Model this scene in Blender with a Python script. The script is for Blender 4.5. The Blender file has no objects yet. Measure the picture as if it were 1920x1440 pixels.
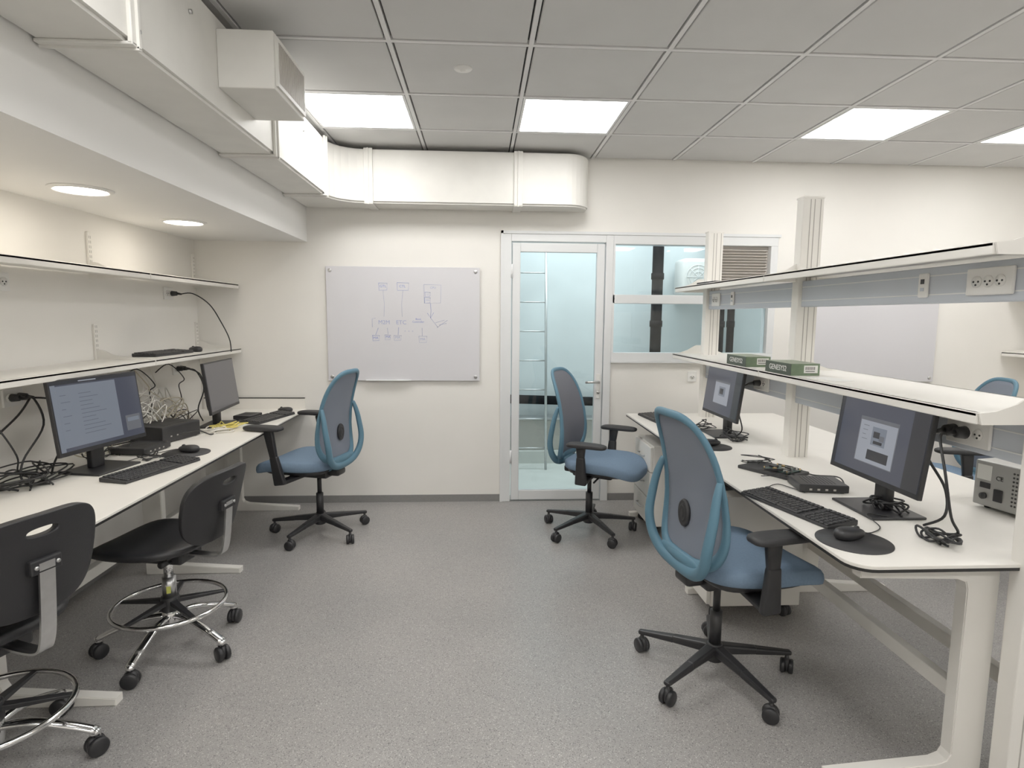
import bpy, bmesh, math, random
from mathutils import Vector, Matrix
random.seed(7)
scene=bpy.context.scene
COL=scene.collection
pi=math.pi
TR=Matrix.Translation
def RZ(a): return Matrix.Rotation(a,4,'Z')
def RY(a): return Matrix.Rotation(a,4,'Y')
def RX(a): return Matrix.Rotation(a,4,'X')

# ------------------------------------------------------------------ materials
def mat(name,col,rough=.5,metal=0.,var=0.,vscale=15.,bump=0.,bscale=250.,emit=0.,ecol=None,spec=.5,coat=0.,alpha=1.):
    m=bpy.data.materials.new(name); m.use_nodes=True
    nt=m.node_tree; n=nt.nodes; l=nt.links
    p=n['Principled BSDF']
    p.inputs['Base Color'].default_value=(*col,1)
    p.inputs['Roughness'].default_value=rough
    p.inputs['Metallic'].default_value=metal
    p.inputs['Specular IOR Level'].default_value=spec
    p.inputs['Coat Weight'].default_value=coat
    p.inputs['Alpha'].default_value=alpha
    tc=n.new('ShaderNodeTexCoord')
    if var>0:
        t=n.new('ShaderNodeTexNoise'); t.inputs['Scale'].default_value=vscale; t.inputs['Detail'].default_value=4
        l.new(tc.outputs['Object'],t.inputs['Vector'])
        r=n.new('ShaderNodeValToRGB')
        r.color_ramp.elements[0].position=.3; r.color_ramp.elements[1].position=.7
        r.color_ramp.elements[0].color=(*[c*(1-var) for c in col],1)
        r.color_ramp.elements[1].color=(*[min(1,c*(1+var)) for c in col],1)
        l.new(t.outputs['Fac'],r.inputs['Fac']); l.new(r.outputs['Color'],p.inputs['Base Color'])
    if bump>0:
        t2=n.new('ShaderNodeTexNoise'); t2.inputs['Scale'].default_value=bscale; t2.inputs['Detail'].default_value=3
        l.new(tc.outputs['Object'],t2.inputs['Vector'])
        b=n.new('ShaderNodeBump'); b.inputs['Strength'].default_value=bump; b.inputs['Distance'].default_value=.002
        l.new(t2.outputs['Fac'],b.inputs['Height']); l.new(b.outputs['Normal'],p.inputs['Normal'])
    if emit>0:
        p.inputs['Emission Color'].default_value=(*(ecol or col),1)
        p.inputs['Emission Strength'].default_value=emit
    return m

def floor_mat():
    m=mat('speckled_vinyl',(.3,.29,.285),.38)
    nt=m.node_tree;n=nt.nodes;l=nt.links;p=n['Principled BSDF']
    tc=[x for x in n if x.type=='TEX_COORD'][0]
    v=n.new('ShaderNodeTexVoronoi'); v.inputs['Scale'].default_value=360
    l.new(tc.outputs['Object'],v.inputs['Vector'])
    sep=n.new('ShaderNodeSeparateColor'); l.new(v.outputs['Color'],sep.inputs['Color'])
    r=n.new('ShaderNodeValToRGB'); r.color_ramp.interpolation='CONSTANT'
    e=r.color_ramp.elements
    e[0].position=0; e[0].color=(.14,.135,.135,1)
    e[1].position=.07; e[1].color=(.29,.279,.270,1)
    x=e.new(.4); x.color=(.32,.308,.298,1)
    x=e.new(.8); x.color=(.35,.338,.327,1)
    x=e.new(.95); x.color=(.53,.52,.50,1)
    l.new(sep.outputs[0],r.inputs['Fac'])
    t=n.new('ShaderNodeTexNoise'); t.inputs['Scale'].default_value=1.6; t.inputs['Detail'].default_value=6
    l.new(tc.outputs['Object'],t.inputs['Vector'])
    r2=n.new('ShaderNodeValToRGB'); r2.color_ramp.elements[0].color=(.93,.93,.93,1); r2.color_ramp.elements[1].color=(1.05,1.04,1.03,1)
    r2.color_ramp.elements[0].position=.35; r2.color_ramp.elements[1].position=.65
    l.new(t.outputs['Fac'],r2.inputs['Fac'])
    mx=n.new('ShaderNodeMix'); mx.data_type='RGBA'; mx.blend_type='MULTIPLY'; mx.inputs[0].default_value=1
    l.new(r.outputs['Color'],mx.inputs[6]); l.new(r2.outputs['Color'],mx.inputs[7])
    l.new(mx.outputs[2],p.inputs['Base Color'])
    mr=n.new('ShaderNodeMapRange'); mr.inputs['To Min'].default_value=.26; mr.inputs['To Max'].default_value=.40
    l.new(t.outputs['Fac'],mr.inputs['Value']); l.new(mr.outputs['Result'],p.inputs['Roughness'])
    return m
def glass_mat():
    m=bpy.data.materials.new('clear_glass'); m.use_nodes=True
    nt=m.node_tree;n=nt.nodes;l=nt.links; n.remove(n['Principled BSDF'])
    o=n['Material Output']; t=n.new('ShaderNodeBsdfTransparent'); t.inputs[0].default_value=(.93,.97,.98,1)
    g=n.new('ShaderNodeBsdfGlossy'); g.inputs['Roughness'].default_value=.02
    f=n.new('ShaderNodeFresnel'); f.inputs[0].default_value=1.45
    x=n.new('ShaderNodeMixShader'); l.new(f.outputs[0],x.inputs[0]); l.new(t.outputs[0],x.inputs[1]); l.new(g.outputs[0],x.inputs[2])
    l.new(x.outputs[0],o.inputs[0]); return m
def mesh_fabric(name,col):
    m=mat(name,col,.8)
    nt=m.node_tree;n=nt.nodes;l=nt.links;p=n['Principled BSDF'];o=n['Material Output']
    tc=[x for x in n if x.type=='TEX_COORD'][0]
    w=n.new('ShaderNodeTexWave'); w.inputs['Scale'].default_value=110; w.bands_direction='Z'
    l.new(tc.outputs['Object'],w.inputs['Vector'])
    b=n.new('ShaderNodeBump'); b.inputs['Strength'].default_value=.3; b.inputs['Distance'].default_value=.001
    l.new(w.outputs['Fac'],b.inputs['Height']); l.new(b.outputs['Normal'],p.inputs['Normal'])
    t=n.new('ShaderNodeBsdfTransparent'); x=n.new('ShaderNodeMixShader'); x.inputs[0].default_value=.12
    l.new(p.outputs[0],x.inputs[1]); l.new(t.outputs[0],x.inputs[2]); l.new(x.outputs[0],o.inputs[0])
    return m

WALL=mat('wall_paint',(.85,.825,.775),.7,var=.015,vscale=3,bump=.08,bscale=120)
SOFF=mat('soffit_paint',(.83,.82,.795),.7,var=.01,vscale=3,bump=.05,bscale=120)
FLOOR=floor_mat()
CEIL=mat('ceiling_tile_metal',(.59,.585,.575),.6,var=.02,vscale=5)
CEILBAR=mat('ceiling_t_bar',(.74,.735,.73),.5)
DARKGAP=mat('shadow_gap',(.05,.05,.05),.9)
BASEB=mat('baseboard_vinyl',(.22,.215,.21),.5,var=.05,vscale=60)
DUCT=mat('painted_duct_metal',(.75,.735,.69),.5,var=.04,vscale=6,bump=.3,bscale=9,spec=.3)
LAM=mat('cream_laminate',(.85,.82,.76),.35,var=.015,vscale=8)
SHELF=mat('cream_shelf_metal',(.84,.815,.76),.4,var=.01,vscale=8)
LEGM=mat('cream_powder_coat',(.82,.795,.74),.45,var=.01,vscale=10)
BLKEDGE=mat('black_phenolic_edge',(.015,.015,.015),.4)
TRUNK=mat('grey_blue_trunking',(.55,.59,.65),.45,var=.01,vscale=6)
FRAMEM=mat('white_aluminium',(.76,.77,.77),.35,var=.01,vscale=6)
GLASS=glass_mat()
BLK=mat('black_plastic',(.016,.016,.018),.42,var=.1,vscale=40)
BLKM=mat('matte_black_plastic',(.024,.024,.026),.6,var=.1,vscale=60)
PIPEM=mat('black_cast_pipe',(.006,.006,.007),.9,spec=.1)
PU=mat('black_polyurethane',(.012,.012,.014),.48,bump=.25,bscale=300)
CHROME=mat('chrome',(.78,.78,.78),.12,1.)
STEEL=mat('brushed_steel',(.62,.62,.62),.3,1.,var=.05,vscale=40)
BLUEF=mat('blue_seat_fabric',(.175,.255,.36),.9,var=.06,vscale=120,bump=.3,bscale=500,spec=.2)
BLUER=mat('dusty_blue_plastic',(.09,.195,.27),.5,var=.03,vscale=10,spec=.35)
MESHF=mesh_fabric('blue_grey_mesh',(.19,.215,.27))
MESHG=mesh_fabric('slate_grey_mesh',(.15,.153,.18))
WHITEP=mat('white_plastic',(.82,.81,.78),.35,var=.01,vscale=30)
WB=mat('whiteboard_enamel',(.67,.66,.685),.12,var=.01,vscale=3)
INK=mat('blue_marker_ink',(.15,.22,.55),.6)
INKG=mat('grey_marker_ink',(.32,.36,.56),.6)
LIGHTP=mat('lit_diffuser',(1,1,1),.5,emit=14.,ecol=(1,.985,.96))
DOWNL=mat('lit_downlight',(1,1,1),.5,emit=20.,ecol=(1,.92,.80))
SHAFT=mat('shaft_pale_paint',(.70,.755,.765),.8,var=.08,vscale=2,bump=.3,bscale=30)
TILEW=mat('shaft_floor_tile',(.66,.68,.64),.5,var=.05,vscale=4)
SCR=mat('screen_dark_blue',(.01,.01,.015),.12,emit=.14,ecol=(.30,.33,.44))
SCRG=mat('screen_dim_grey',(.012,.012,.014),.15,emit=.09,ecol=(.55,.52,.55))
SCRW=mat('screen_pale_window',(.04,.04,.04),.2,emit=.34,ecol=(.62,.67,.78))
SCRP=mat('screen_dim_page',(.03,.03,.03),.2,emit=.22,ecol=(.52,.60,.75))
SCRT=mat('screen_text',(.02,.02,.02),.2,emit=.13,ecol=(.42,.5,.68))
SCRD=mat('screen_dark_panel',(.01,.01,.01),.2,emit=.05,ecol=(.3,.32,.4))
SCRK=mat('screen_grey_bar',(.03,.03,.03),.2,emit=.17,ecol=(.45,.48,.56))
GRN=mat('green_carton',(.14,.20,.12),.55,var=.12,vscale=30)
GRNT=mat('pale_green_carton_top',(.30,.34,.26),.55,var=.08,vscale=30)
DGRN=mat('dark_green_carton',(.06,.075,.055),.5,var=.1,vscale=30)
WTXT=mat('white_print',(.8,.8,.76),.6)
PAPER=mat('white_paper',(.82,.82,.80),.8)
PCB=mat('dark_circuit_board',(.02,.05,.045),.4,var=.3,vscale=150)
GOLD=mat('brass_contact',(.6,.42,.2),.35,1.)
YEL=mat('yellow_cable_jacket',(.72,.60,.14),.5)
WCAB=mat('white_cable_jacket',(.76,.73,.67),.5)
BEIC=mat('beige_cable_jacket',(.60,.54,.42),.5)
BCAB=mat('black_cable_jacket',(.012,.012,.013),.5)
PSUM=mat('grey_instrument_metal',(.40,.40,.385),.4,metal=.3,var=.03,vscale=20)
LOUV=mat('beige_louvre',(.56,.52,.48),.5)
GROOVE=mat('profile_groove',(.42,.40,.36),.6)
YLAB=mat('yellow_sticker',(.6,.62,.12),.5)

# ------------------------------------------------------------------ builder
PM={}
def sp(v,e): return math.copysign(abs(v)**e,v)
def catmull(P,n=6,closed=False):
    P=[Vector(p) for p in P]; out=[]; N=len(P)
    rng=range(N) if closed else range(N-1)
    for i in rng:
        if closed: a,b,c,d=P[i-1],P[i],P[(i+1)%N],P[(i+2)%N]
        else: a,b,c,d=P[max(i-1,0)],P[i],P[i+1],P[min(i+2,N-1)]
        for k in range(n):
            t=k/n
            out.append(.5*((2*b)+(c-a)*t+(2*a-5*b+4*c-d)*t*t+(3*b-a-3*c+d)*t**3))
    if not closed: out.append(P[-1])
    return out
class B:
    def __init__(s,T=None):
        s.bm=bmesh.new(); s.m=[]; s.T=T or Matrix()
    def mi(s,m):
        if m not in s.m: s.m.append(m)
        return s.m.index(m)
    def add(s,vs,fs,m,smooth=False,T=None):
        X=s.T@T if T is not None else s.T
        V=[s.bm.verts.new(X@Vector(v)) for v in vs]; k=s.mi(m)
        for f in fs:
            try:
                F=s.bm.faces.new([V[i] for i in f]); F.material_index=k; F.smooth=smooth
            except ValueError: pass
    def merge(s,t,m,smooth=False,T=None):
        t.verts.ensure_lookup_table()
        for i,v in enumerate(t.verts): v.index=i
        s.add([v.co.copy() for v in t.verts],[[v.index for v in f.verts] for f in t.faces],m,smooth,T); t.free()
    def hexa(s,vs,m,bev=0,T=None,seg=2):
        t=bmesh.new(); V=[t.verts.new(v) for v in vs]
        for f in ((0,3,2,1),(4,5,6,7),(0,1,5,4),(1,2,6,5),(2,3,7,6),(3,0,4,7)): t.faces.new([V[i] for i in f])
        bmesh.ops.recalc_face_normals(t,faces=t.faces[:])
        if bev: bmesh.ops.bevel(t,geom=t.edges[:],offset=bev,segments=seg,affect='EDGES',profile=.5,clamp_overlap=True)
        s.merge(t,m,bool(bev) and seg>2,T)
    def box(s,x0,x1,y0,y1,z0,z1,m,bev=0,T=None,seg=2):
        s.hexa([(x0,y0,z0),(x1,y0,z0),(x1,y1,z0),(x0,y1,z0),(x0,y0,z1),(x1,y0,z1),(x1,y1,z1),(x0,y1,z1)],m,bev,T,seg)
    def taper(s,p0,p1,w0,h0,w1,h1,m,bev=.004,up=(0,0,1),seg=2):
        p0=Vector(p0);p1=Vector(p1);d=(p1-p0).normalized();u=Vector(up);sd=d.cross(u).normalized();u=sd.cross(d).normalized()
        L=[]
        for p,w,h in ((p0,w0,h0),(p1,w1,h1)):
            L+=[p-sd*w/2-u*h/2,p+sd*w/2-u*h/2,p+sd*w/2+u*h/2,p-sd*w/2+u*h/2]
        s.hexa(L,m,bev,None,seg)
    def sweep(s,pts,sect,m,closed=False,up=None,smooth=True,scale=None,cap=True):
        P=[Vector(p) for p in pts];N=len(P);k=len(sect);V=[];n=None
        for i in range(N):
            if closed: t=(P[(i+1)%N]-P[i-1])
            else: t=P[min(i+1,N-1)]-P[max(i-1,0)]
            if t.length<1e-9: t=Vector((0,0,1))
            t.normalize()
            if up is not None: r=Vector(up)
            elif n is not None: r=n
            else: r=Vector((0,0,1)) if abs(t.z)<.9 else Vector((1,0,0))
            n=r-t*r.dot(t)
            if n.length<1e-5: n=t.orthogonal()
            n.normalize(); b=t.cross(n)
            sc=scale[i] if scale else 1
            for (u,v) in sect: V.append(P[i]+n*u*sc+b*v*sc)
        F=[]
        for i in range(N if closed else N-1):
            j=(i+1)%N
            for q in range(k):
                r=(q+1)%k; F.append((i*k+q,i*k+r,j*k+r,j*k+q))
        if not closed and cap:
            F.append(tuple(range(k-1,-1,-1))); F.append(tuple((N-1)*k+q for q in range(k)))
        s.add(V,F,m,smooth)
    def tube(s,pts,r,m,seg=8,closed=False,r2=None,up=None,scale=None):
        r2=r2 or r
        s.sweep(pts,[(r*math.cos(2*pi*i/seg),r2*math.sin(2*pi*i/seg)) for i in range(seg)],m,closed,up,True,scale)
    def cyl(s,p0,p1,r,m,r2=None,seg=20,bev=0):
        p0=Vector(p0);p1=Vector(p1);d=p1-p0;L=d.length;r2=r if r2 is None else r2
        if bev: prof=[(0,0),(r-bev,0),(r,bev),(r2,L-bev),(r2-bev,L),(0,L)]
        else: prof=[(0,0),(r,0),(r,0),(r2,L),(r2,L),(0,L)]
        Q=d.to_track_quat('Z','Y').to_matrix().to_4x4()
        s.lathe(prof,m,TR(p0)@Q,seg)
    def lathe(s,prof,m,T=None,seg=24,smooth=True):
        V=[];F=[];n=len(prof)
        for i in range(seg):
            a=2*pi*i/seg
            for (r,z) in prof: V.append((r*math.cos(a),r*math.sin(a),z))
        for i in range(seg):
            j=(i+1)%seg
            for q in range(n-1):
                if prof[q]==prof[q+1]: continue
                if prof[q][0]==0 and prof[q+1][0]==0: continue
                if prof[q][0]==0: F.append((i*n,i*n+q+1,j*n+q+1))
                elif prof[q+1][0]==0: F.append((i*n+q,i*n+q+1,j*n+q))
                else: F.append((i*n+q,i*n+q+1,j*n+q+1,j*n+q))
        s.add(V,F,m,smooth,T)
    def prism(s,poly,z0,z1,m,T=None,bev=0,smooth=False):
        n=len(poly);t=bmesh.new()
        a=[t.verts.new((p[0],p[1],z0)) for p in poly];b=[t.verts.new((p[0],p[1],z1)) for p in poly]
        t.faces.new(a[::-1]);t.faces.new(b)
        for i in range(n): t.faces.new((a[i],a[(i+1)%n],b[(i+1)%n],b[i]))
        bmesh.ops.recalc_face_normals(t,faces=t.faces[:])
        if bev: bmesh.ops.bevel(t,geom=[e for e in t.edges if abs(e.verts[0].co.z-e.verts[1].co.z)<1e-6],offset=bev,segments=2,affect='EDGES',clamp_overlap=True)
        s.merge(t,m,smooth,T)
    def sell(s,c,a,b,h,e1,e2,m,f=None,nu=40,nv=16):
        V=[];F=[]
        for i in range(nv+1):
            v=-pi/2+pi*i/nv
            for j in range(nu):
                u=2*pi*j/nu
                p=Vector((a*sp(math.cos(v),e1)*sp(math.cos(u),e2),b*sp(math.cos(v),e1)*sp(math.sin(u),e2),h*sp(math.sin(v),e1)))
                if f: p=f(p)
                V.append(p+Vector(c))
        for i in range(nv):
            for j in range(nu):
                k=(j+1)%nu; F.append((i*nu+j,i*nu+k,(i+1)*nu+k,(i+1)*nu+j))
        s.add(V,F,m,True)
    def castor(s,x,y,a,m,r=.03,ztop=.08):
        T0=s.T; s.T=T0@TR((x,y,0))@RZ(a)
        for sg in (-1,1):
            s.cyl((0,sg*.006,r),(0,sg*.024,r),r,m,seg=20,bev=.004)
        s.cyl((0,-.006,r),(0,.006,r),r*.4,m,seg=10)
        s.sell((.004,0,r+.006),.026,.013,.030,.8,.8,m,nu=14,nv=8)
        s.cyl((0,0,r+.01),(0,0,ztop),.008,m,seg=10)
        s.T=T0
    def obj(s,name,parent=None,world=False,origin=None,label=None,category=None,kind=None,group=None):
        bmesh.ops.remove_doubles(s.bm,verts=s.bm.verts[:],dist=1e-6)
        bmesh.ops.recalc_face_normals(s.bm,faces=s.bm.faces[:])
        me=bpy.data.meshes.new(name); 
        if parent is not None and world: s.bm.transform(PM[parent].inverted())
        if origin is not None: s.bm.transform(TR(-Vector(origin)))
        s.bm.to_mesh(me); s.bm.free()
        for m in s.m: me.materials.append(m)
        o=bpy.data.objects.new(name,me); COL.objects.link(o)
        if origin is not None: o.location=origin
        if parent is not None: o.parent=parent
        PM[o]=(PM[parent] if parent is not None else Matrix())@TR(o.location)
        tag(o,label,category,kind,group); return o
def tag(o,label=None,category=None,kind=None,group=None):
    if label: o['label']=label
    if category: o['category']=category
    if kind: o['kind']=kind
    if group: o['group']=group
def thing(name,label,category,loc=(0,0,0),rot=0,group=None,kind=None):
    e=bpy.data.objects.new(name,None); e.empty_display_size=.1; e.location=loc; e.rotation_euler=(0,0,rot)
    COL.objects.link(e); PM[e]=TR(loc)@RZ(rot); tag(e,label,category,kind,group); return e
def dup(o,loc=None,rot=None,label=None,parent=None):
    c=o.copy(); COL.objects.link(c)
    if parent is not None: c.parent=parent
    if loc is not None: c.location=loc
    if rot is not None: c.rotation_euler=(0,0,rot)
    if label: c['label']=label
    for ch in list(o.children): dup(ch,parent=c)
    return c
def solid(o,t,off=0):
    m=o.modifiers.new('solid','SOLIDIFY'); m.thickness=t; m.offset=off
def text(s,size,T,m,name,parent,ext=.0003,align='CENTER',T_world=False):
    cu=bpy.data.curves.new('t','FONT'); cu.body=s; cu.size=size; cu.extrude=ext; cu.align_x=align; cu.align_y='CENTER'; cu.resolution_u=3
    o=bpy.data.objects.new('t',cu); COL.objects.link(o); bpy.context.view_layer.update()
    me=bpy.data.meshes.new_from_object(o.evaluated_get(bpy.context.evaluated_depsgraph_get()))
    bpy.data.objects.remove(o)
    me.transform((PM[parent].inverted()@T) if T_world else T); me.materials.clear(); me.materials.append(m); me.name=name
    q=bpy.data.objects.new(name,me); COL.objects.link(q); q.parent=parent; return q
def basis(x,y,z,o): # columns
    return Matrix(((x[0],y[0],z[0],o[0]),(x[1],y[1],z[1],o[1]),(x[2],y[2],z[2],o[2]),(0,0,0,1)))

# ------------------------------------------------------------------ room constants
XL,XR,YB,YF=-2.05,4.38,4.44,-2.2
ZC=2.565; DZ=.722
ST=dict(kind='structure')
b=B(); b.box(XL-.15,XR+.15,YF-.15,YB+.15,-.1,0,FLOOR); b.obj('floor',label='grey speckled vinyl safety floor',**ST)
b=B(); b.box(XL-.12,XL,YF-.12,YB+.12,0,2.8,WALL); b.obj('wall_left',label='cream painted plaster wall',**ST)
b=B(); b.box(XR,XR+.12,YF-.12,YB+.12,0,2.8,WALL); b.obj('wall_right',label='cream painted plaster wall',**ST)
b=B(); b.box(XL,XR,YF-.12,YF,0,2.8,WALL); b.obj('wall_front',label='cream painted plaster wall',**ST)
b=B(); DX0,DX1,WX1=.165,.96,2.235
b.box(XL,DX0,YB,YB+.12,0,2.8,WALL); b.box(WX1,XR,YB,YB+.12,0,2.8,WALL)
b.box(DX0,WX1,YB,YB+.12,2.02,2.8,WALL); b.box(DX1,WX1,YB,YB+.12,0,1.09,WALL)
b.obj('wall_back',label='cream painted plaster wall with door and window opening',**ST)
b=B(); b.box(XL,DX0,YB-.008,YB,0,.055,BASEB); b.box(DX1+.03,XR,YB-.008,YB,0,.055,BASEB); b.obj('baseboard_back',label='dark grey vinyl skirting strip',**ST)
b=B(); b.box(XL,XL+.008,YF,YB-.008,0,.055,BASEB); b.obj('baseboard_left',label='dark grey vinyl skirting strip',**ST)
b=B(); b.box(XR-.008,XR,YF,YB-.008,0,.055,BASEB); b.obj('baseboard_right',label='dark grey vinyl skirting strip',**ST)
b=B(); b.box(XL,-1.25,YF,YB,1.94,ZC,SOFF); b.obj('trim_1',label='white plaster bulkhead above the wall shelves',**ST)
# ceiling
lit=[]
xs=[-.986+.6*i for i in range(9)]+[XR]
ys=[4.44,3.86]
while ys[-1]>YF+.3: ys.append(round(ys[-1]-.6,3))
ys[-1]=YF
litx=(-.986,.214,2.014,3.214); lity=(3.86,1.46,-.94)
b=B(); b.box(XL,XR,YF,YB,ZC+.018,ZC+.1,DARKGAP)
b.box(XL,xs[0]-.012,YF,YB,ZC,ZC+.018,CEIL)
for i in range(len(xs)-1):
    for j in range(len(ys)-1):
        x0,x1,y1,y0=xs[i],xs[i+1],ys[j],ys[j+1]
        if any(abs(x0-a)<.01 for a in litx) and any(abs(y1-a)<.01 for a in lity):
            lit.append((x0,x1,y0,y1)); continue
        b.box(x0+.018,x1-.018,y0+.018,y1-.018,ZC,ZC+.018,CEIL,bev=.003,seg=1)
for x in xs[:-1]: b.box(x-.010,x+.010,YF,YB,ZC-.002,ZC+.018,CEILBAR)
for y in ys[1:-1]: b.box(xs[0],XR,y-.010,y+.010,ZC-.0022,ZC+.017,CEILBAR)
b.obj('ceiling',label='suspended ceiling of grey square metal tiles',**ST)
for (x0,x1,y0,y1) in lit:
    cx,cy=(x0+x1)/2,(y0+y1)/2
    t=thing('ceiling_light_panel','square recessed white LED ceiling light panel, switched on','ceiling light',(cx,cy,ZC),group='LED panels in the tile ceiling')
    b=B(); b.box(-.276,.276,-.276,.276,.002,.012,LIGHTP); b.obj('diffuser',t)
    b=B()
    for q in ((-.286,.286,-.286,-.272),(-.286,.286,.272,.286),(-.286,-.272,-.272,.272),(.272,.286,-.272,.272)): b.box(*q,-.002,.014,FRAMEM)
    b.obj('frame',t)
for y in (3.553,2.68,1.81,.94):
    t=thing('downlight','round recessed warm white downlight, switched on','downlight',(-1.69,y,1.94),group='downlights in the bulkhead')
    b=B(); b.cyl((0,0,-.006),(0,0,-.001),.098,DOWNL,seg=32); b.obj('lamp_diffuser',t)
    b=B(); b.lathe([(.098,-.001),(.098,-.009),(.104,-.011),(.118,-.004),(.120,0),(.098,0)],WHITEP,seg=40); b.obj('trim_ring',t)
t=thing('smoke_detector','small round white ceiling detector','smoke detector',(-.083,2.92,ZC))
b=B(); b.lathe([(0,-.012),(.012,-.012),(.014,-.006),(.040,-.005),(.045,0),(0,0)],WHITEP); b.obj('housing',t)

# duct
DT=2.535
d=thing('air_duct','off-white painted rectangular metal ventilation duct with flanged joints','air duct',(-1.1,3.9,2.18))
poly=[(-1.249,YF+.01),(-.99,YF+.01)]+[(-.78-.21*math.cos(a*pi/12),3.99+.21*math.sin(a*pi/12)) for a in range(7)]
poly+=[(.60,4.2)]+[(.60+.17*math.sin(a*pi/16),4.37-.17*math.cos(a*pi/16)) for a in range(1,9)]+[(.77,YB-.002),(-1.249,YB-.002)]
b=B(); b.prism(poly,2.18,DT,DUCT,bev=.012); o=b.obj('duct_body',d,world=True)
b=B(); b.box(-1.24,-1.03,YF+.02,3.9,DT,ZC-.005,DARKGAP); b.obj('gap_shade_block',d,world=True)  # solid near-black block: shade of the gap above the duct, put in as colour
def flange_y(y):
    b=B(); b.box(-1.245,-.976,y-.026,y+.026,2.170,2.18,DUCT,bev=.003); b.box(-.99,-.976,y-.026,y+.026,2.172,DT+.004,DUCT,bev=.003)
    b.box(-.976,-.968,y-.004,y+.004,2.168,DT+.004,DUCT); b.box(-1.245,-.97,y-.004,y+.004,2.163,2.172,DUCT)
    for z in (2.22,2.48): b.cyl((-.977,y+.014,z),(-.972,y+.014,z),.006,STEEL,seg=8)
    b.obj('flange',d,world=True)
for y in (.65,1.84,3.02,3.95): flange_y(y)
for x in (-.76,.26):
    b=B(); b.box(x-.03,x+.03,4.186,YB-.002,2.170,2.18,DUCT,bev=.003); b.box(x-.03,x+.03,4.186,4.2,2.172,DT+.004,DUCT,bev=.003)
    b.box(x-.004,x+.004,4.178,4.188,2.168,DT+.004,DUCT); b.obj('flange',d,world=True)
for y in (1.9,2.2,3.2,3.5):
    b=B(); b.cyl((-.99,y,2.44),(-.982,y,2.44),.008,STEEL,seg=8); b.obj('rivet',d,world=True)
b=B(); b.box(-.99,-.78,2.405,2.79,2.27,2.48,DUCT,bev=.004); db=b.obj('diffuser_box',d,world=True)
b=B(); 
b.box(-.782,-.77,2.42,2.775,2.285,2.30,DUCT); b.box(-.782,-.77,2.42,2.775,2.45,2.465,DUCT); b.box(-.782,-.77,2.42,2.435,2.3,2.45,DUCT); b.box(-.782,-.77,2.76,2.775,2.3,2.45,DUCT)
b.box(-.779,-.777,2.435,2.76,2.30,2.45,GROOVE)
for i in range(20):
    y=2.443+i*.0165; b.box(-.778,-.77,y,y+.006,2.30,2.45,LOUV)
g=b.obj('grille',d,world=True); g.parent=db

# ------------------------------------------------------------------ door and window
dr=thing('door_1','white aluminium framed glass door with lever handle','door',(.56,YB,0),kind='structure')
b=B()
b.box(.165,.228,YB-.02,YB+.08,0,2.02,FRAMEM,bev=.003); b.box(.93,.985,YB-.02,YB+.08,0,2.02,FRAMEM,bev=.003); b.box(.228,.93,YB-.02,YB+.08,1.965,2.02,FRAMEM,bev=.003)
b.box(.15,.168,YB-.026,YB,0,2.04,FRAMEM); 
b.obj('door_frame',dr,world=True)
b=B()
b.box(.236,.295,YB-.012,YB+.035,.012,1.955,FRAMEM,bev=.004); b.box(.865,.923,YB-.012,YB+.035,.012,1.955,FRAMEM,bev=.004)
b.box(.295,.865,YB-.012,YB+.035,.012,.085,FRAMEM,bev=.004); b.box(.295,.865,YB-.012,YB+.035,1.89,1.955,FRAMEM,bev=.004)
leaf=b.obj('door_leaf',dr,world=True)
b=B(); b.box(.29,.87,YB+.008,YB+.014,.08,1.895,GLASS); b.obj('glass_pane',dr,world=True)
b=B(); b.box(.878,.908,YB-.022,YB-.012,.80,.99,WHITEP,bev=.004); b.cyl((.893,YB-.02,.93),(.893,YB-.055,.93),.009,STEEL); b.tube([(.898,YB-.055,.93),(.85,YB-.057,.93),(.79,YB-.052,.928)],.009,STEEL)
b.cyl((.893,YB-.022,.85),(.893,YB-.032,.85),.012,STEEL); b.obj('door_handle',dr,world=True)
for z in (.3,1.7):
    b=B(); b.cyl((.232,YB-.018,z),(.232,YB-.018,z+.1),.008,FRAMEM); b.obj('hinge',dr,world=True)
w=thing('window_1','white aluminium interior window with transom and louvre vent','window',(1.6,YB,1.09),kind='structure')
b=B()
b.box(.985,2.235,YB-.02,YB+.08,1.09,1.15,FRAMEM,bev=.003); b.box(.985,2.235,YB-.02,YB+.08,1.955,2.02,FRAMEM,bev=.003)
b.box(2.18,2.235,YB-.02,YB+.08,1.15,1.955,FRAMEM,bev=.003); b.box(1.71,1.77,YB-.02,YB+.08,1.15,1.955,FRAMEM,bev=.003)
b.box(.985,2.18,YB-.02,YB+.08,1.52,1.585,FRAMEM,bev=.003); b.box(.985,1.0,YB-.02,YB+.08,1.15,1.955,FRAMEM)
b.box(.985,2.255,YB-.03,YB-.001,1.075,1.092,FRAMEM); b.box(.15,2.25,YB-.026,YB-.001,2.02,2.04,FRAMEM)
b.obj('window_frame',w,world=True)
for q in ((1.0,1.71,1.15,1.52),(1.0,1.71,1.585,1.955),(1.77,2.18,1.15,1.52)):
    b=B(); b.box(q[0],q[1],YB+.02,YB+.026,q[2],q[3],GLASS); b.obj('glass_pane',w,world=True)
b=B(); b.box(1.77,2.18,YB+.03,YB+.035,1.585,1.955,LOUV)
for i in range(13):
    z=1.665+i*.021; b.taper((1.79,YB+.01,z),(2.16,YB+.01,z),.03,.004,.03,.004,LOUV,bev=0,up=(0,.6,1))
b.box(1.77,2.18,YB-.012,YB+.03,1.585,1.65,FRAMEM,bev=.003)
b.obj('louvre_vent',w,world=True)

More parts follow.
